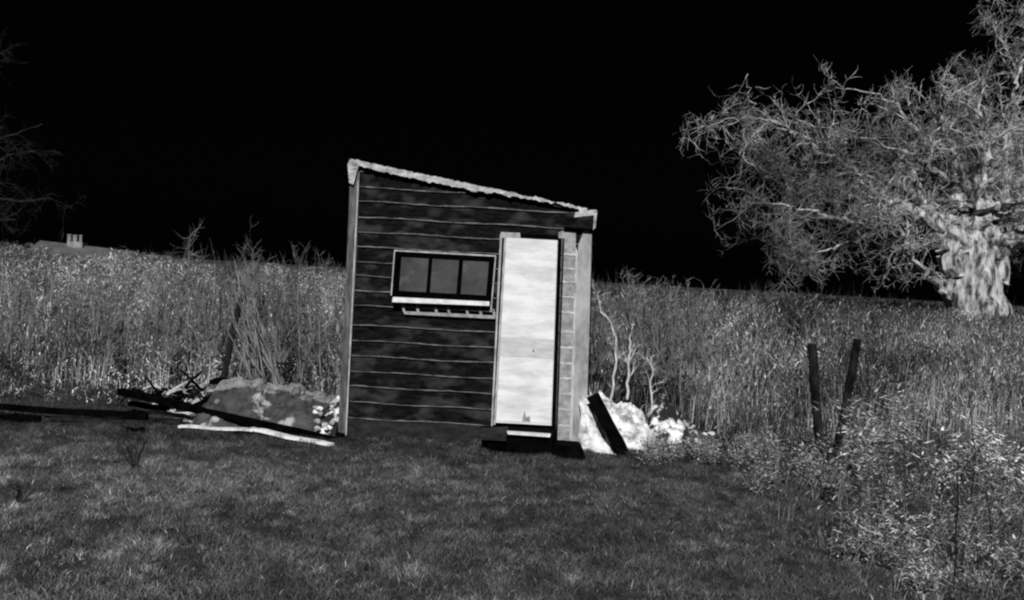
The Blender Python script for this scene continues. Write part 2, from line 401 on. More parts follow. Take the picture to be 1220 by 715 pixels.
pts = L + [(678, 545)]
pn.prism([P(x, y_, Y0-.03) for x, y_ in [(678, 545), (698.5, 546), (700, 460), (702, 400), (703.5, 340), (705, 276), (696, 274), (689, 292), (686.5, 330), (684.5, 400), (681, 460)]], .035)
pn.build('corner_panel', M['panel'], shed)

# door
dr = MB()
prof = 0
DLt, DRt, DRb, DLb = (603, 283), (664.5, 286.5), (657, 507), (590.5, 503.5)
def dpt(u, v, off):
    x = (DLt[0]*(1-u)+DRt[0]*u)*(1-v)+(DLb[0]*(1-u)+DRb[0]*u)*v; y_ = (DLt[1]*(1-u)+DRt[1]*u)*(1-v)+(DLb[1]*(1-u)+DRb[1]*u)*v
    return P(x, y_, Y0-off)
dr.hexa([dpt(0, 1, .06), dpt(1, 1, .06), dpt(1, 0, .06), dpt(0, 0, .06)], [dpt(0, 1, .03), dpt(1, 1, .03), dpt(1, 0, .03), dpt(0, 0, .03)])
for v0, v1, dm in ((.0, .274, 0), (.2735, .537, 0), (.5365, .641, 1), (.6405, .99, 0)):
    dr.hexa([dpt(.01, v1, .066), dpt(.99, v1, .066), dpt(.99, v0+.0008, .066), dpt(.01, v0+.0008, .066)], [dpt(.005, v1, .0605), dpt(.995, v1, .0605), dpt(.995, v0+.001, .0605), dpt(.005, v0+.001, .0605)], dm)
do = dr.build('door', [M['door'], M['doorgrey']], shed)
kn = MB(); a = dpt(.5, .985, .07)
kn.prism([dpt(.47, .985, .07), dpt(.62, .985, .07), dpt(.6, .955, .07), dpt(.55, .965, .07), dpt(.5, .925, .07), dpt(.49, .95, .07)], .006)
kn.build('scuff_mark', M['shingle'], do)
kn = MB(); q = dpt(.62, .60, .067); kn.tube([q, q+Vector((0, -.02, 0))], [.005, .006], 8); kn.build('latch_knob', M['black'], do)
jf = MB()
jf.prism([P(x, y_, Y0-.02) for x, y_ in ((584, 507), (663, 511), (671, 281), (596, 277))], .018, 0)
# black rebates
jf.prism([P(x, y_, Y0-.055) for x, y_ in ((657.5, 508), (661.5, 521), (669.5, 284), (665.5, 284))], .03, 0)
jf.prism([P(x, y_, Y0-.055) for x, y_ in ((621, 284), (666, 286.5), (666, 283), (621, 279.5))], .03, 0)
# pale outer moulding, left and top left
jf.prism([P(x, y_, Y0-.06) for x, y_ in ((585, 509), (586.8, 509), (598.4, 281), (596, 278))], .035, 1)
jf.prism([P(x, y_, Y0-.058) for x, y_ in ((588, 506), (590, 506), (602.8, 284), (600.8, 284))], .03, 1)
jf.prism([P(x, y_, Y0-.064) for x, y_ in ((598.4, 283.5), (620, 283.5), (619.5, 277.5), (596.5, 276.5))], .035, 1)
jf.prism([P(x, y_, Y0-.056) for x, y_ in ((661.6, 521), (664, 526), (672.5, 284), (670.2, 284))], .035, 2)
jf.build('door_frame', [M['black'], M['brightline'], M['skirt']], shed)

# window
wn = MB()
def wq(u, v): # bilinear within the window frame
    a, b, c_, d = (471, 299.5), (589.5, 306), (585, 358.5), (467, 352)
    x = (a[0]*(1-u)+b[0]*u)*(1-v)+(d[0]*(1-u)+c_[0]*u)*v; y_ = (a[1]*(1-u)+b[1]*u)*(1-v)+(d[1]*(1-u)+c_[1]*u)*v
    return x, y_
def wbox(mb, u0, v0, u1, v1, off, dep, m=0):
    mb.prism([P(*wq(u, v), Y0-off) for u, v in ((u0, v1), (u1, v1), (u1, v0), (u0, v0))], dep, m)
for u0, u1 in ((0, .062), (.34, .375), (.645, .685), (.945, 1)): wbox(wn, u0, 0, u1, 1, .075, .05)
for v0, v1 in ((0, .08), (.885, 1)): 
    for u0, u1 in ((.062, .34), (.375, .645), (.685, .945)): wbox(wn, u0, v0, u1, v1, .072, .045)
win = wn.build('window', M['winframe'], shed)
for u0, u1 in ((.062, .34), (.375, .645), (.685, .945)):
    p = MB(); wbox(p, u0, .08, u1, .885, .045, .008); p.build('pane', M['pane'], win)
tr = MB()
wbox(tr, -.012, -.035, 1.012, -.003, .06, .04); wbox(tr, -.014, -.002, -.002, 1.0, .06, .04); wbox(tr, 1.002, 0, 1.014, 1.2, .06, .04)
tr.build('window_moulding', M['brightline'], win)
si = MB(); si.prism([P(x, y_, Y0-.13) for x, y_ in ((467, 360), (583, 364.5), (583, 359.5), (468, 354))], .1)
si.build('sill', M['white'], win)
lg = MB()
lg.prism([P(x, y_, Y0-.055) for x, y_ in ((482, 374.5), (590, 380), (591, 376), (480, 370.8))], .03)
for xx in (480, 497, 519, 534, 556, 572, 588):
    y_ = 362+SL*(xx-470)
    lg.prism([P(xx, y_+9, Y0-.05), P(xx+3, y_+9, Y0-.05), P(xx+1, y_, Y0-.05), P(xx-2, y_, Y0-.05)], .025)
lg.prism([P(x, y_, Y0-.05) for x, y_ in ((478, 366.6), (589, 371.7), (589, 370.2), (478, 365.2))], .02)
lg.build('slatted_ledge', M['corner'] and M['shingle'], shed)

# ------------------------------------------------------------ step and blocks at the door
def single(mb, name, m, label, cat, group=None, smooth=False):
    return tag(mb.build(name, m, None, smooth), label, cat, group)
st = MB()
st.hexa([P(582, 547, 11.5), P(658, 552, 11.5), P(658, 520, 11.5), P(582, 516, 11.5)], [P(573, 530, 12.22), P(664, 536, 12.22), P(664, 510.5, 12.22), P(573, 507, 12.22)])
stp = empty('doorstep', (P(620, 545, 11.9).x, 11.98, 0), 'black boxy wooden step on the grass below the white door', 'step')
st.build('riser_box', M['black'], stp)
t_ = MB(); t_.hexa([P(572, 524, 11.45), P(603, 525.5, 11.45), P(603, 517, 11.45), P(572, 515.5, 11.45)], [P(574, 511.5, 12.2), P(606, 513, 12.2), P(606, 508.5, 12.2), P(574, 507.5, 12.2)])
t_.build('tread_board', M['skirt'], stp)
sl = MB(); sl.hexa([P(605, 517.5, 11.45), P(655, 521, 11.45), P(656, 517.8, 11.45), P(604, 514.2, 11.45)], [P(605, 516, 11.7), P(655, 519.5, 11.7), P(656, 516.5, 11.7), P(604, 513, 11.7)])
single(sl, 'threshold_strip', M['white'], 'thin white strip lying across the black step under the door', 'board')
b2 = MB(); b2.hexa([P(657, 555, 11.35), P(701, 558, 11.35), P(693, 531, 11.4), P(660, 531, 11.4)], [P(664, 540, 12.1), P(697, 543, 12.1), P(690, 526, 12.1), P(664, 524, 12.1)])
single(b2, 'timber_block', M['black'], 'black sloping timber block on the grass at the shed right corner', 'block')

# ------------------------------------------------------------ heaps
def heap(name, m, cx, cy, rx, ry, hh, label, cat, seed=0, mats=None, sharp=1.2, nn=46, rough=.35, top_m=None):
    mb = MB(); v = []; 
    for j in range(nn):
        for i in range(nn):
            u = i/(nn-1)*2-1; w_ = j/(nn-1)*2-1
            ang = math.atan2(w_, u); lim = 1+.22*mnoise.noise(Vector((math.cos(ang)*1.4+seed, math.sin(ang)*1.4, seed)))
            d = math.hypot(u, w_)/lim/.86
            x_ = cx+u*rx; y_ = cy+w_*ry
            n1 = mnoise.fractal(Vector((x_*2.6, y_*2.6, seed)), .8, 2.1, 5)
            z = hh*max(0, 1-d**sharp)*(1+rough*n1*1.2)+ .05*n1*(d < .95)
            if d >= .97: z = -.08
            v.append((x_, y_, float(terr(x_, y_))+z-.01))
    mb.v = v
    for j in range(nn-1):
        for i in range(nn-1):
            q = (j*nn+i, j*nn+i+1, (j+1)*nn+i+1, (j+1)*nn+i)
            if sum(v[k][2] for k in q)/4 < float(terr(cx, cy))-.07: continue
            mb.f.append(q)
            zz = sum(v[k][2] for k in q)/4
            mb.m.append(1 if (top_m is not None and zz > top_m+.05*mnoise.noise(Vector((v[q[0]][0]*4, 0, 0)))) else 0)
    return single(mb, name, mats or [m], label, cat, smooth=False)
def ridge_heap(name, mats, prof, Yc, ry, label, cat, seed=0, rough=.08, nx=70, ny=36, top=0, cut0=0, cut1=0):
    """heap whose crest follows prof (photo px, py at depth Yc), falling to the grass in front and behind"""
    pr = [P(a, b_, Yc) for a, b_ in prof]; xs_ = [p.x for p in pr]; zs = [p.z for p in pr]
    mb = MB()
    for j in range(ny):
        w_ = j/(ny-1)*2-1
        for i in range(nx):
            t = i/(nx-1); x_ = xs_[0]+(xs_[-1]-xs_[0])*t; zt = float(np.interp(x_, xs_, zs))
            n1 = mnoise.fractal(Vector((x_*3.5, w_*2, seed)), .8, 2.1, 5); n2 = mnoise.noise(Vector((x_*1.7, seed, w_)))
            y_ = Yc+w_*ry*(1+.25*n2)
            k = max(0, 1-abs(w_)**1.7)
            z = zt*k+rough*n1*(k > .02)*(.3+k); z = z if k > .02 else -.06
            mb.v.append((x_+.03*n1, y_, z))
    for j in range(ny-1):
        for i in range(nx-1):
            q = (j*nx+i, j*nx+i+1, (j+1)*nx+i+1, (j+1)*nx+i); mb.f.append(q)
            zz = mb.v[q[0]][2]; zt = float(np.interp(mb.v[q[0]][0], xs_, zs))
            mb.m.append(1 if len(mats) > 1 and zz > zt-top*(.7+.9*mnoise.noise(Vector((mb.v[q[0]][0]*5, 0, seed)))) else 0)
    return single(mb, name, mats, label, cat)
ridge_heap('earth_heap', [M['heap'], M['turf']], [(243, 512), (250, 478), (262, 460), (300, 455), (330, 460), (360, 464), (385, 469), (405, 473)], 13.1, .85, 'dark earth heap with pale turf on top left of the shed', 'heap', 3, .09, top=.075)
ridge_heap('rubble_heap', [M['rub_shadow']], [(362, 528), (372, 508), (384, 490), (394, 478), (402, 474), (408, 480)], 12.62, .4, 'pale crumbling rubble spill at the shed left corner', 'rubble', 12, .08)
ridge_heap('shadow_mound', [M['shadow_stone']], [(690, 455), (702, 467), (712, 490), (722, 512), (733, 540)], 12.45, .5, 'white shed shadow shaped as a mound against the shed right corner', 'shadow mound', 5, .06)  # the shed's ground shadow, white in negative, built as a solid mound
ridge_heap('shadow_mound', [M['shadow_stone']], [(704, 490), (712, 473), (722, 474), (738, 482), (750, 483), (763, 496), (773, 510), (784, 538)], 12.95, .6, 'white shed shadow shaped as a mound just right of the leaning black plank', 'shadow mound', 8, .1)  # more of the shed's shadow given a mound shape
ridge_heap('blotchy_shadow_mound', [M['rub_shadow']], [(756, 530), (766, 505), (777, 481), (787, 473), (799, 482), (811, 495), (823, 508), (836, 532)], 13.3, .4, 'blotchy white shadow shaped as a heap farthest right of the shed among weeds', 'heap', 15, .07)  # pale shadow patch on the ground, modelled as a heap
def plank(name, m, a, b, w_, t, label, cat='plank', group=None, upv=Vector((0, 0, 1)), seg=6, sag=0):
    mb = MB(); a = Vector(a); b = Vector(b); d = (b-a).normalized(); s = d.cross(upv).normalized(); u = s.cross(d)
    for i in range(seg):
        def ring(t0):
            c_ = a.lerp(b, t0)+Vector((0, 0, -sag*math.sin(math.pi*t0)))+u*.006*math.sin(9*t0)
            ww = w_*(1+.06*math.sin(17*t0+a.x)); return [c_-s*ww/2-u*t/2, c_+s*ww/2-u*t/2, c_+s*ww/2+u*t/2, c_-s*ww/2+u*t/2]
        r0, r1 = ring(i/seg), ring((i+1)/seg); mb.hexa(r0, r1)
    return single(mb, name, m, label, cat, group)
plank('leaning_plank', M['black'], P(706, 471, 12.15), P(742, 539, 11.95), .12, .04, 'black plank leaning against the white shadow mound right of the shed', upv=Vector((.2, -1, .3)))
# left rubbish: long dark pole over pale strips built for plank shadows, low beams
plank('long_pole', M['black'], P(143, 466.5, 12.9), P(399, 526, 11.9), .085, .07, 'long black pole slanting across the rubbish left of the shed', 'pole')
plank('shadow_strip', M['paleshadow'], G(213, 514)+Vector((0, 0, .05)), G(302, 519)+Vector((0, 0, .05)), .10, .02, 'pale pole shadow strip lying flat on the grass under the long black pole', 'board')  # this and the next pale strips replace shadows cast by the timbers
plank('shadow_strip', M['paleshadow'], G(298, 517)+Vector((0, 0, .05)), G(394, 533)+Vector((0, 0, .02)), .10, .025, 'long white pole shadow strip on the grass nearest the shed left corner', 'board')
plank('shadow_strip', M['paleshadow'], P(203, 500, 12.75), P(258, 504, 12.6), .2, .03, 'short pale plank shadow strip behind the long black pole', 'board')
plank('shadow_strip', M['paleshadow'], P(180, 490, 13.1), P(232, 494, 13.0), .25, .03, 'pale plank shadow strip end left of the rubble stones', 'board')
plank('shadow_strip', M['paleshadow'], P(228, 484, 13.2), P(251, 476, 13.2), .1, .03, 'small white plank shadow strip tilted up beneath the earth heap', 'board')
plank('shadow_strip', M['paleshadow'], P(262, 464, 13.3), P(286, 461, 13.3), .12, .02, 'thin white shadow strip under the short black plank on the heap', 'board')
plank('dark_plank', M['black'], P(253, 454, 13.3), P(293, 455.5, 13.3), .3, .05, 'short black plank lying on top of the earth heap')
plank('dark_plank', M['black'], P(205, 484, 13.0), P(256, 470, 13.1), .08, .05, 'curved black plank crossing behind the long pole', sag=.06)
plank('fallen_beam', M['black'], G(-60, 492)+Vector((0, 0, .09)), G(175, 506)+Vector((0, 0, .08)), .09, .055, 'long black beam lying in the grass at the far left', 'beam', seg=12)
plank('fallen_beam', M['post'], G(60, 502)+Vector((0, 0, .03)), G(218, 506)+Vector((0, 0, .03)), .2, .03, 'dark wide board lying between the far left beam and the pale shadow strips', 'beam', seg=8)
plank('fallen_beam', M['black'], G(-50, 500)+Vector((0, 0, .05)), G(48, 506)+Vector((0, 0, .05)), .06, .05, 'short thin black beam in front of the far left beam', 'beam')
plank('fallen_beam', M['black'], G(150, 515)+Vector((0, 0, .02)), G(172, 515)+Vector((0, 0, .02)), .05, .04, 'stubby black offcut on the lawn below the pale shadow strips', 'offcut')
plank('dark_plank', M['black'], P(155, 481, 13.1), P(200, 487, 12.9), .07, .05, 'black plank end under the upper tip of the long pole')
e = empty('stick_pile', P(215, 480, 13.25), 'jumble of dark broken sticks among the rubble stones behind the long pole', 'sticks')
for k in range(24):
    a = P(random.uniform(172, 248), random.uniform(462, 488), 13.2+random.uniform(-.1, .3)); an = random.uniform(-.9, .9)+(math.pi if k % 2 else 0); L_ = random.uniform(.12, .34)
    mb = MB(); mb.tube([a, a+Vector((math.cos(an)*L_*.5, random.uniform(-.05, .05), abs(math.sin(an))*L_*.5+.01)), a+Vector((math.cos(an)*L_, 0, math.sin(an)*L_))], [.016, .014, .01], 5); mb.build('stick', M['black'] if k % 3 else M['stem'], e)
# corner stone
def stone(px, py, Y, s, m, label, cat='stone', group=None, sc=(1, .8, .7)):
    mb = MB(); import bmesh
    bm = bmesh.new(); bmesh.ops.create_icosphere(bm, subdivisions=2, radius=1)
    cut = [Vector((random.gauss(0, 1), random.gauss(0, 1), random.gauss(0, 1))).normalized() for _ in range(9)]
    for v in bm.verts:
        for c0 in cut:
            dd = v.co.dot(c0)
            if dd > .62: v.co -= c0*(dd-.62)
    sd_ = random.random()*99; c_ = P(px, py, Y)
    for v in bm.verts:
        k = 1+.5*mnoise.noise(v.co*1.3+Vector((sd_, 0, 0))); v.co = Vector((v.co.x*sc[0], v.co.y*sc[1], v.co.z*sc[2]))*k*s
    mb.v = [tuple(v.co+c_) for v in bm.verts]; mb.f = [tuple(v.index for v in f.verts) for f in bm.faces]; mb.m = [0]*len(mb.f); bm.free()
    return single(mb, 'stone', m, label, cat, group)
stone(407, 520, 12.1, .07, M['black'], 'black stone at the foot of the shed left corner board')
for i in range(26):
    px = random.uniform(188, 250); py = 479-(px-188)*.1+random.uniform(-14, 6)
    stone(px, py, 13.3+random.uniform(-.1, .2), random.uniform(.035, .1), M['stone'] if i % 3 else M['black'], 'small stone in the rubble pile between the dark planks', 'stone', 'rubble stones left of the earth heap')
for i in range(7):
    px = random.uniform(374, 400); py = random.uniform(485, 518)
    stone(px, py, 12.2+random.uniform(0, .1), random.uniform(.02, .05), M['rub_shadow'] if i % 2 else M['stone'], 'small pale stone on the crumbling spill beside the shed left corner', 'stone', 'stones at the shed left corner')
for i in range(8):
    px = random.uniform(815, 900); stone(px, 505+(px-790)*.25+random.uniform(-6, 14), 13.0, random.uniform(.015, .04), M['shadow_stone'], 'small pale stone scattered at the meadow edge right of the shed', 'stone', 'pale stones along the meadow edge')

# ------------------------------------------------------------ stems, saplings, brush
def wob(pts, n=4, amp=.02):
    out = []
    for a, b in zip(pts, pts[1:]):
        for i in range(n): 
            p = Vector(a).lerp(Vector(b), i/n); 
            if i: p += Vector((random.uniform(-amp, amp), random.uniform(-amp, amp), random.uniform(-amp, amp)*.5))
            out.append(p)
    out.append(Vector(pts[-1])); return out
def twigs(mb, path, rad, nb, ln, spread, lv, r0=.006, m=0):
    for k in range(nb):
        i = random.randrange(max(1, len(path)//4), len(path)); p = path[i]
        t = (path[i]-path[i-1]).normalized()
        d = (t+Vector((random.gauss(0, 1), random.gauss(0, .8), random.gauss(.2, .8)))*spread).normalized()
        L_ = ln*random.uniform(.4, 1.2); q = [p]
        for s in range(4):
            d = (d+Vector((random.gauss(0, .25), random.gauss(0, .25), random.gauss(.05, .25)))).normalized(); q.append(q[-1]+d*L_/4)
        mb.tube(q, [r0, r0*.85, r0*.7, r0*.55, r0*.3], 3, m, False)
        if lv > 1: twigs(mb, q, r0, 4, ln*.5, spread, lv-1, r0*.6, m)
def sapling(pts, Y, rpx, m, label, cat='sapling', nb=9, ln=.2, name='sapling', spread=.9):
    base = P(*pts[0], Y); e = empty(name, base, label, cat)
    path = wob([P(x, y_, Y) for x, y_ in pts], 4, .012); rr = [rpx/120*(1-.6*i/len(path)) for i in range(len(path))]
    mb = MB(); mb.tube(path, rr, 6); mb.build('stem', m, e)
    mb = MB(); twigs(mb, path, rr, nb, ln, spread, 2, rpx/120*.4); mb.build('twigs', m, e)
sapling([(727, 478), (733, 440), (734, 402), (728, 385), (716, 372), (712, 350)], 12.9, 1.7, M['stem'], 'pale crooked sapling nearest the shed right wall')
sapling([(747, 476), (749, 440), (750, 415), (752, 392)], 12.9, 1.9, M['stem'], 'pale straight sapling second from the shed right wall')
sapling([(776, 500), (775, 462), (778, 440), (770, 425)], 13.2, 1.5, M['stem'], 'short pale sapling among the blotchy white shadow mound')
sapling([(812, 490), (811, 440), (809, 410), (812, 395)], 13.7, 1.6, M['greystem'], 'grey bushy stem right of the blotchy white shadow mound', nb=14)
# left scrub: leaning dark pole, brush stack, tall stems
pl = MB(); pl.tube([P(266, 452, 14.3), P(276, 400, 14.35), P(287, 355, 14.4)], [.04, .035, .03], 7)
single(pl, 'leaning_pole', M['post'], 'dark thin pole leaning in the scrub left of the brush stack', 'pole')
e = empty('brush_stack', P(320, 455, 14.2), 'stack of long grey cut branches leaning together behind the earth heap', 'brushwood')
for k in range(26):
    b0 = random.uniform(298, 342); tx = 286+random.gauss(0, 9)+(b0-320)*.3; ty = random.uniform(305, 400)
    mb = MB(); Yk = random.uniform(14.0, 14.4)
    pth = wob([P(b0, 458+random.uniform(-3, 6), Yk), P((b0+tx)/2+random.gauss(0, 3), (458+ty)/2, Yk+.05), P(tx, ty, Yk+.1)], 4, .012)
    mb.tube(pth, [.012*(1-.06*i) for i in range(len(pth))], 5); twigs(mb, pth, None, 4, .2, .6, 1, .005)
    mb.build('branch', M['greystem'], e)
talls = [([(325, 450), (330, 390), (338, 350), (336, 330)], 'grey stalk rising behind the right side of the brush stack'),
         ([(300, 400), (302, 340), (301, 298)], 'tallest thin stalk standing above the brush stack'),
         ([(295, 380), (290, 340), (292, 316)], 'grey forked stalk just above the brush stack top'),
         ([(357, 450), (356, 390), (355, 335), (357, 316)], 'pale upright stalk midway between brush stack and shed'),
         ([(382, 450), (380, 400), (386, 350), (388, 322)], 'grey stalk nearest the shed left wall'),
         ([(236, 430), (237, 390), (236, 362)], 'short pale crooked stalk left of the leaning dark pole'),
         ([(198, 455), (199, 420), (200, 395)], 'thin pale stalk in the scrub behind the long black pole tip'),
         ([(222, 345), (225, 310), (226, 284)], 'dark bushy sprig above the skyline right of the cottage roof'),
         ([(126, 455), (128, 420), (133, 375)], 'thin pale stalk in the scrub below the cottage roof')]
for k, (pts, lab) in enumerate(talls):
    sapling(pts, 14.9+random.uniform(-.3, .4), random.uniform(.9, 1.4), M['greystem'], lab, 'stalk', nb=16, ln=.3, name='tall_stalk')
# upright twiggy brush along both skylines (individual dry shrubs)
def shrub(px, py0, hpx, Y, label, group, wpx=14, m='greystem', n=9):
    b0 = P(px, py0, Y); s = FPX/Y; e = empty('dry_shrub', b0, label, 'shrub', group)
    mb = MB()
    for k in range(n):
        tx = px+random.gauss(0, wpx); ty = py0-hpx*random.uniform(.55, 1.08)
        pth = wob([P(px+random.gauss(0, wpx*.4), py0, Y), P((px+tx)/2+random.gauss(0, 3), (py0+ty)/2, Y+random.uniform(-.2, .2)), P(tx, ty, Y+random.uniform(-.3, .3))], 3, .025)
        mb.tube(pth, [.011*(1-.1*i) for i in range(len(pth))], 4, 0, False); twigs(mb, pth, None, 7, .19, .7, 2, .004)
    mb.build('stems', M[m], e)
for px in range(190, 408, 14):
    shrub(px+random.uniform(-5, 5), 425+random.uniform(-10, 20), random.uniform(84, 112), random.uniform(15.2, 16.4), 'grey twiggy shrub in the scrub left of the shed, reaching the skyline', 'twiggy shrubs in the scrub left of the shed')
for px in range(716, 840, 13):
    shrub(px+random.uniform(-4, 4), 440+random.uniform(-8, 25), random.uniform(80, 104), random.uniform(14.2, 15.6), 'grey twiggy shrub close to the right of the shed', 'twiggy shrubs right of the shed', 10)
for px in range(10, 190, 22):
    shrub(px+random.uniform(-5, 5), 430+random.uniform(-10, 20), random.uniform(80, 125), random.uniform(15.2, 16.4), 'grey twiggy shrub in the scrub in front of the cottage roof', 'twiggy shrubs below the cottage')

# ------------------------------------------------------------ fence posts
def post(a, b, Y, r, label, name='fence_post', cat='post'):
    pa, pb = P(*a, Y), P(*b, Y); pts = [pa.lerp(pb, t) for t in (0, .2, .45, .7, .9, 1)]
    pts = [p+Vector((random.uniform(-.006, .006), 0, 0)) for p in pts]
    mb = MB(); mb.tube(pts, [r*.9, r, r*.97, r*1.02, r, r*.93], 9, 0, True, 1, .14)
    return single(mb, name, M['post'], label, cat)
post((979, 565), (967, 410), 12.0, .047, 'dark upright wooden post, left of the two in the weeds')
post((992, 560), (1022.5, 404), 12.2, .042, 'dark wooden post leaning right, right of the two in the weeds')
post((985, 607), (990, 580), 10.1, .05, 'short dark stump in the weeds below the two posts', 'post_stump', 'stump')

# ------------------------------------------------------------ leafy weeds at right
def weed(px, py, s, tonehi, nst, label, group):
    b0 = G(px, py); e = empty('leafy_weed', b0, label, 'weed', group)
    mb = MB(); bs = []; hs_ = []
    for k in range(nst):
        d = Vector((random.gauss(0, .45), random.gauss(0, .35), 1)).normalized(); L_ = s*random.uniform(.5, 1.1); q = [b0+Vector((random.gauss(0, .1*s), random.gauss(0, .1*s), 0))]
        for i in range(5): d = (d+Vector((random.gauss(0, .22), random.gauss(0, .2), 0))).normalized(); q.append(q[-1]+d*L_/5)
        mb.tube(q, [.006, .005, .0045, .004, .003, .002], 4, 0, False)
        for p in q[2:]:
            for j in range(9): bs.append(p+Vector((random.gauss(0, .035), random.gauss(0, .035), random.gauss(0, .035))))
    mb.build('stems', M['greystem'], e)
    n = len(bs); B = np.array([tuple(v) for v in bs])
    o = blades('leaves', B, (.02+.05*rng.random(n))*(.4+s*.8), (.006+.022*rng.random(n))*(.4+s*.8), .6+1.8*rng.random(n), tonehi*(.1+.9*rng.random(n)**1.1), .1, parent=e, up=rng.random(n)*1.5-.6)
    return e
spots = [(1040, 475), (1060, 462), (1082, 480), (1032, 505), (1056, 515), (1022, 490)]
for px, py in spots: weed(px, py+70, .8, .6, 8, 'pale leafed weed in the tall clump just right of the leaning post', 'pale weeds right of the leaning post')
for px, py in [(1130, 532), (1140, 520), (1160, 515), (1175, 530), (1197, 525), (1212, 540)]: weed(px, py+60, .7, .9, 8, 'bright curly leafed weed in the clump near the right edge of the photo', 'bright curly weeds near the right edge')
for k in range(48):
    px = random.uniform(900, 1215); py = random.uniform(560, 712) if px > 990 else random.uniform(530, 600)
    weed(px, py, random.uniform(.2, .42), random.uniform(.3, .75), 5, 'small pale leafed weed scattered low in the right foreground', 'small weeds in the right foreground')
for px, py, lab in [(1098, 708, 'small bright white leafed weed at the bottom right'), ]:
    weed(px, py, .16, .95, 16, lab, None)
for k in range(26):
    px = random.uniform(775, 925); weed(px, random.uniform(532, 556), .2, .5, 6, 'pale weed along the ragged meadow edge between white heaps and posts', 'weeds along the meadow edge')
for k, (px, py, h_) in enumerate([(1080, 690, 120), (1155, 600, 130), (1170, 540, 130), (1140, 700, 150), (1000, 640, 90), (1185, 690, 110), (1205, 560, 120), (1050, 660, 90)]):
    b0 = G(px, py); Y = b0.y
    sapling([(px, py), (px+random.uniform(-8, 8), py-h_*.5), (px+random.uniform(-14, 14), py-h_)], Y, .7, M['post'] if k % 2 else M['greystem'], ['bare weed stalk among the right foreground weeds', 'dark bare weed stalk among the right foreground weeds'][k % 2], 'stalk', 5, .12, 'weed_stalk')
    bpy.data.objects[[o.name for o in bpy.data.objects if o.name.startswith('weed_stalk')][-1]]['group'] = ['grey stalks in the right foreground', 'dark stalks in the right foreground'][k % 2]
# dark twiggy plant and tufts on the lawn
for (px, py, hp, lab) in [(160, 562, 42, 'dark twiggy plant alone on the lawn below the black offcut'), (22, 605, 26, 'small dark twiggy sprig at the left edge of the lawn')]:
    b0 = G(px, py); e = empty('twiggy_plant', b0, lab, 'plant'); mb = MB()
    for k in range(7):
        tx = px+random.gauss(0, hp*.35)
        pth = wob([b0, P((px+tx)/2, py-hp*.5, b0.y), P(tx, py-hp*random.uniform(.7, 1.1), b0.y)], 3, .008); mb.tube(pth, [.006*(1-.09*i) for i in range(len(pth))], 4, 0, False); twigs(mb, pth, None, 3, .1, .6, 1, .003)
    mb.build('stems', M['post'], e)

# ------------------------------------------------------------ trees
def branchy(mb, p, d, L_, r, lv, grav=.0, wig=.28, ks=(0, 7, 6, 7)):
    n = 6; q = [p.copy()]
    r = max(r, .0055)
    for s in range(n):
        d = (d+Vector((random.gauss(0, wig), random.gauss(0, wig), random.gauss(grav, wig)))).normalized(); q.append(q[-1]+d*L_/n)
    mb.tube(q, [r*(1-.75*i/n) for i in range(n+1)], 5 if lv > 1 else 3, 0, False)
    if lv > 0:
        for k in range(ks[lv]):
            i = random.randrange(1, n+1); t = (q[i]-q[i-1]).normalized()
            dd = (t*.7+Vector((random.gauss(0, 1), random.gauss(0, 1), random.gauss(.15, .9)))*.75).normalized()
            branchy(mb, q[i], dd, L_*random.uniform(.4, .7), r*.5, lv-1, grav, wig, ks)
ENV = ([760, 830, 880, 930, 1000, 1080, 1130, 1170, 1240], [200, 130, 112, 118, 100, 84, 50, -15, -80])
def above(p):
    q = CAMM.inverted() @ p; px = 610-q.x/q.z*FPX; py = 357.5+q.y/q.z*FPX
    return py < np.interp(px, *ENV)+12*mnoise.noise(p*1.5)
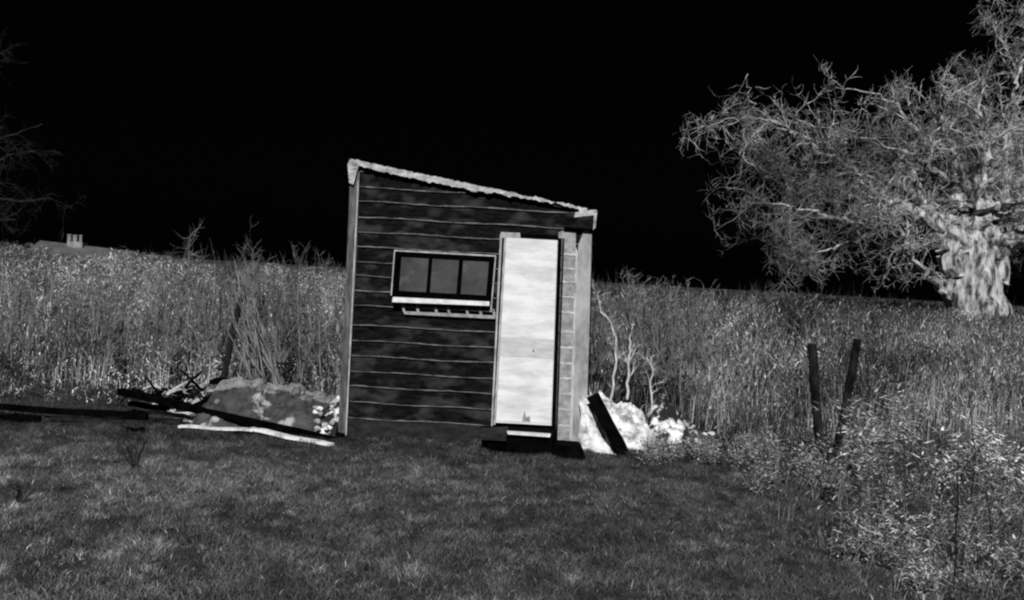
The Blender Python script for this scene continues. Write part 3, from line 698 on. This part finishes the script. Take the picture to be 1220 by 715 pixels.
def tree(name, Y, trunk, limbs, label, mb_, mt_, sec, seclen, env=False):
    e = empty(name, P(*trunk[0][:2], Y), label, 'tree'); s = FPX/Y
    mb = MB()
    for tk in ([trunk] if not isinstance(trunk[0][0], tuple) else trunk):
        pts = [P(x, y_, Y) for x, y_, r in tk]; P2 = []; R2 = []
        for a, b, ra_, rb_ in zip(pts, pts[1:], tk, tk[1:]):
            for i in range(6):
                P2.append(a.lerp(b, i/6)); R2.append((ra_[2]*(1-i/6)+rb_[2]*i/6)/s)
        k0 = len(mb.v); mb.tube(P2, R2, 22)
        for i in range(k0, len(mb.v)):
            v = Vector(mb.v[i]); ax = min(P2, key=lambda c_: abs(c_.z-v.z)); dv = Vector((v.x-ax.x, v.y-ax.y, 0))
            an = math.atan2(dv.y, dv.x)
            k = 1+.22*mnoise.noise(Vector((math.cos(an)*2.6, math.sin(an)*2.6, v.z*.9)))+.16*mnoise.noise(v*3.2)
            mb.v[i] = (ax.x+dv.x*k, ax.y+dv.y*k, v.z)
    mb.build('trunk', mb_, e, True)
    for pts, r0, r1, dY in limbs:
        N = len(pts); raw = [P(x, y_, Y+dY*i/(N-1)) for i, (x, y_) in enumerate(pts)]
        path = wob(raw, 5, .085 if env else .04); n = len(path); rr = [(r1+(r0-r1)*(1-i/(n-1))**1.35)/s*random.uniform(.85, 1.15) for i in range(n)]
        mb = MB(); mb.tube(path, rr, 8, 0, False, 1, .55); lo = mb.build('limb', mb_ if not env or r0 > 11 else (M['brighttwig'] if r0 < 4 or len(pts) == 5 else M['midbark']), e)
        mb = MB(); length = sum((b-a).length for a, b in zip(path, path[1:]))
        knot = env and len(pts) == 5 and r0 > 4 and pts[0][1] > 245
        core = P(1158, 300, Y)
        if not env:
            for k in range(int(sec*length)):
                i = random.randrange(1, n); t = (path[i]-path[i-1]).normalized()
                d = (t*.6+Vector((random.gauss(0, .8), random.gauss(0, .9), random.gauss(.25, .7)))).normalized()
                branchy(mb, path[i], d, seclen*random.uniform(.35, 1.15), min(.026, max(rr[i]*.45, .010)), 2)
        else:
            for k in range(int(sec*(1.3 if knot else 1)*length)+1):
                i = random.randrange(max(1, n//5), n); t = (path[i]-path[i-1]).normalized()
                out = (path[i]-core); out.y *= .6; out.normalize()
                d = (t*.5+out*.75+Vector((random.gauss(0, .55), random.gauss(0, .6), random.gauss(-.05, .6)))).normalized()
                L_ = random.uniform(.5, 1.5)*(.7 if knot else 1)
                if above(path[i]+d*L_*1.1) or (abs(path[i].x-core.x) < 1.0 and path[i].z < core.z+1.1 and (d.y < .1 or d.z < 0)): continue
                # a knobbly crooked bough with short spurs
                q = [path[i]]; m_ = 9; rb = min(.027, max(.012, rr[i]*.5))
                for s_ in range(m_):
                    d = (d+Vector((random.gauss(0, .2), random.gauss(0, .2), random.gauss(0, .2)))).normalized(); q.append(q[-1]+d*L_/m_)
                mb.tube(q, [rb*(1-.72*a/m_)*random.uniform(.75, 1.3) for a in range(m_+1)], 5, 0, False)
                for s_ in range(int(5+8*L_)):
                    a = random.randrange(1, m_+1); t2 = (q[a]-q[a-1]).normalized()
                    dd = (t2*.5+Vector((random.gauss(0, 1), random.gauss(0, 1), random.gauss(.1, .9)))*.8).normalized()
                    branchy(mb, q[a], dd, random.uniform(.14, .5), .0075, 1, 0, .25, (0, 5))
        mb.build('twigs', M['brighttwig'] if env and (knot or r0 > 4.4) else mt_, lo)
    return e
TY = 25
limbs = [
 ([(1160, 262), (1110, 262), (1064, 255), (1022, 207), (974, 170), (926, 146), (889, 141), (862, 143)], 9, 1.0, -1.5),
 ([(1131, 358), (1117, 340), (1091, 313), (1075, 281), (1062, 256)], 8, 5, -1.2),
 ([(1140, 262), (1075, 262), (1030, 268), (985, 258), (945, 246), (905, 240)], 6, 1.0, -2.5),
 ([(1064, 255), (1020, 236), (975, 225), (935, 213), (905, 198)], 4, 1.2, 1.5),
 ([(1075, 268), (1025, 285), (1000, 292), (975, 300), (955, 312)], 4, 1.0, -2),
 ([(1150, 240), (1107, 190), (1096, 160), (1070, 124), (1038, 111), (995, 104)], 7, 1.0, 1.5),
 ([(1165, 235), (1135, 190), (1122, 150), (1125, 112), (1110, 85)], 7, 1.2, -2),
 ([(1192, 250), (1196, 200), (1203, 165), (1209, 117), (1209, 80), (1197, 53), (1185, 20)], 7, 1.6, 1.0),
 ([(1209, 100), (1225, 60), (1235, 10), (1240, -40)], 4, 1.5, 1),
 ([(1185, 300), (1200, 296), (1220, 282), (1262, 262), (1310, 262)], 8, 3, -1),
 ([(1185, 240), (1215, 215), (1255, 180), (1300, 130)], 8, 2, 1.2),
 ([(1185, 230), (1170, 180), (1160, 130), (1165, 90)], 5, 1.2, 2.5),
 ([(1120, 200), (1075, 180), (1035, 165), (1000, 150)], 4, 1, -3),
 ([(1110, 215), (1060, 210), (1010, 205), (960, 235), (925, 290)], 4, 1, 3),
 ([(974, 170), (950, 175), (931, 207), (905, 165)], 2, 1, .5),
 ([(926, 146), (897, 128), (892, 110), (891, 88)], 1.7, .8, .2),
 ([(1180, 250), (1215, 240), (1260, 225), (1320, 240)], 7, 2, -2.5),
]
limbs = [(p, a*.66, b*.55, d) for p, a, b, d in limbs]
limbs += [([(1146, 352), (1130, 305), (1110, 265), (1092, 232), (1085, 205)], 17, 5, -.6),
 ([(1156, 330), (1148, 285), (1137, 240), (1140, 200), (1126, 165)], 19, 6, .2),
 ([(1178, 340), (1184, 285), (1197, 240), (1201, 200), (1205, 160)], 19, 6, .2),
 ([(1165, 305), (1170, 260), (1168, 220), (1176, 180), (1170, 140)], 16, 4, -.7),
 ([(1182, 315), (1196, 292), (1214, 280), (1240, 268), (1270, 262)], 13, 6, -.5),
 ([(1155, 300), (1130, 275), (1100, 262), (1070, 240), (1045, 238)], 13, 4, -1.0)]
for k in range(30):           # stout knotted boughs tangled above the trunk
    an = random.uniform(-.25, math.pi+.2); L_ = random.uniform(45, 110); x_, y_ = 1160+random.uniform(-24, 24), 276+random.uniform(-25, 25)
    pts = [(x_, y_)]
    for q in range(4):
        an += random.gauss(0, .35); x_ += math.cos(an)*L_/4; y_ -= math.sin(an)*L_/4*.85; pts.append((x_, y_))
    limbs.append((pts, random.uniform(4, 8), .9, random.uniform(-.6, 2.2)))
tree('gnarled_tree', TY, [(1163, 378, 37), (1161, 352, 31), (1163, 325, 27), (1165, 305, 25), (1164, 288, 20), (1162, 274, 13), (1161, 264, 6)], limbs,
     'old gnarled bare tree with thick pale trunk and spreading left limbs', M['bark'], M['twig'], 4.3, .95, True)
tree('bare_tree', 30, [(-120, 330, 18), (-115, 250, 14), (-110, 180, 10)],
     [([(-110, 230), (-60, 225), (-10, 235), (25, 240), (62, 236)], 4, .7, 0), ([(-110, 200), (-60, 180), (-20, 170), (20, 160), (50, 148)], 4, .7, 1), ([(-112, 220), (-60, 205), (-20, 200), (10, 185), (45, 180)], 3, .7, -1),
      ([(-112, 235), (-60, 250), (-20, 262), (20, 262)], 3, .7, -.5), ([(-110, 180), (-80, 120), (-50, 90), (-10, 60)], 4, 1, 1)],
     'dim bare tree reaching thin branches in from the left edge', M['dimtwig'], M['dimtwig'], 1.6, 1.3)

# ------------------------------------------------------------ far cottage roof
HY = 44
ct = empty('cottage', P(110, 320, HY), 'distant cottage roof with chimney pots behind the scrub at the left', 'house')
def q_(x, y_, Y=HY): return P(x, y_, Y)
rf = MB()
A0, A1 = q_(48, 286.5), q_(160, 299.5); E0, E1 = q_(-2, 322, HY-3.0), q_(196, 334, HY-3.0); F0, F1 = A0+(A0-E0)*1.0, A1+(A1-E1)*1.0
F0 = Vector((E0.x, HY+3.0, E0.z)); F1 = Vector((E1.x, HY+3.0, E1.z))
rf.poly([E0, E1, A1, A0]); rf.poly([F1, F0, A0, A1]); rf.poly([F0, E0, A0]); rf.poly([E1, F1, A1]); rf.poly([E0, F0, F1, E1])
ro = rf.build('roof', M['tiles'], ct)
wl = MB(); dn = Vector((0, 0, -4.5)); ins = .3
w4 = [E0+Vector((ins, ins, 0)), E1+Vector((-ins, ins, 0)), F1+Vector((-ins, -ins, 0)), F0+Vector((ins, -ins, 0))]
for a, b in zip(w4, w4[1:]+w4[:1]): wl.poly([a+dn, b+dn, b, a])
wl.build('wall', M['house'], ct)
ch = MB(); ch.prism([q_(80, 296, HY-.3), q_(98, 298, HY-.3), q_(98, 288.5, HY-.3), q_(80, 287.5, HY-.3)], .6); co = ch.build('chimney', M['pot'], ro)
for x0, hpx, rp in ((82.5, 9, 2.6), (89.5, 8, 2.8), (96, 8, 1.8)):
    pm = MB(); pm.tube([q_(x0, 289, HY), q_(x0+.3, 288-hpx*.85, HY), q_(x0+.3, 288-hpx*.86, HY), q_(x0+.3, 288-hpx, HY)], [rp/33.5, rp/36, rp/31, rp/31], 10); pm.build('chimney_pot', M['pot'], co)
e2 = empty('outhouse', q_(180, 320, 47), 'tiny distant roof end just right of the cottage roof', 'building')
o2 = MB(); o2.prism([q_(172, 320, 47), q_(188, 321, 47), q_(187, 307, 47), q_(174, 306, 47)], 1.5); o2.build('wall', M['house'], e2)
o2 = MB(); o2.prism([q_(171, 307, 46.8), q_(189, 308.3, 46.8), q_(187, 304.6, 46.8), q_(174, 303.6, 46.8)], 1.9); o2.build('roof', M['pot'], e2)
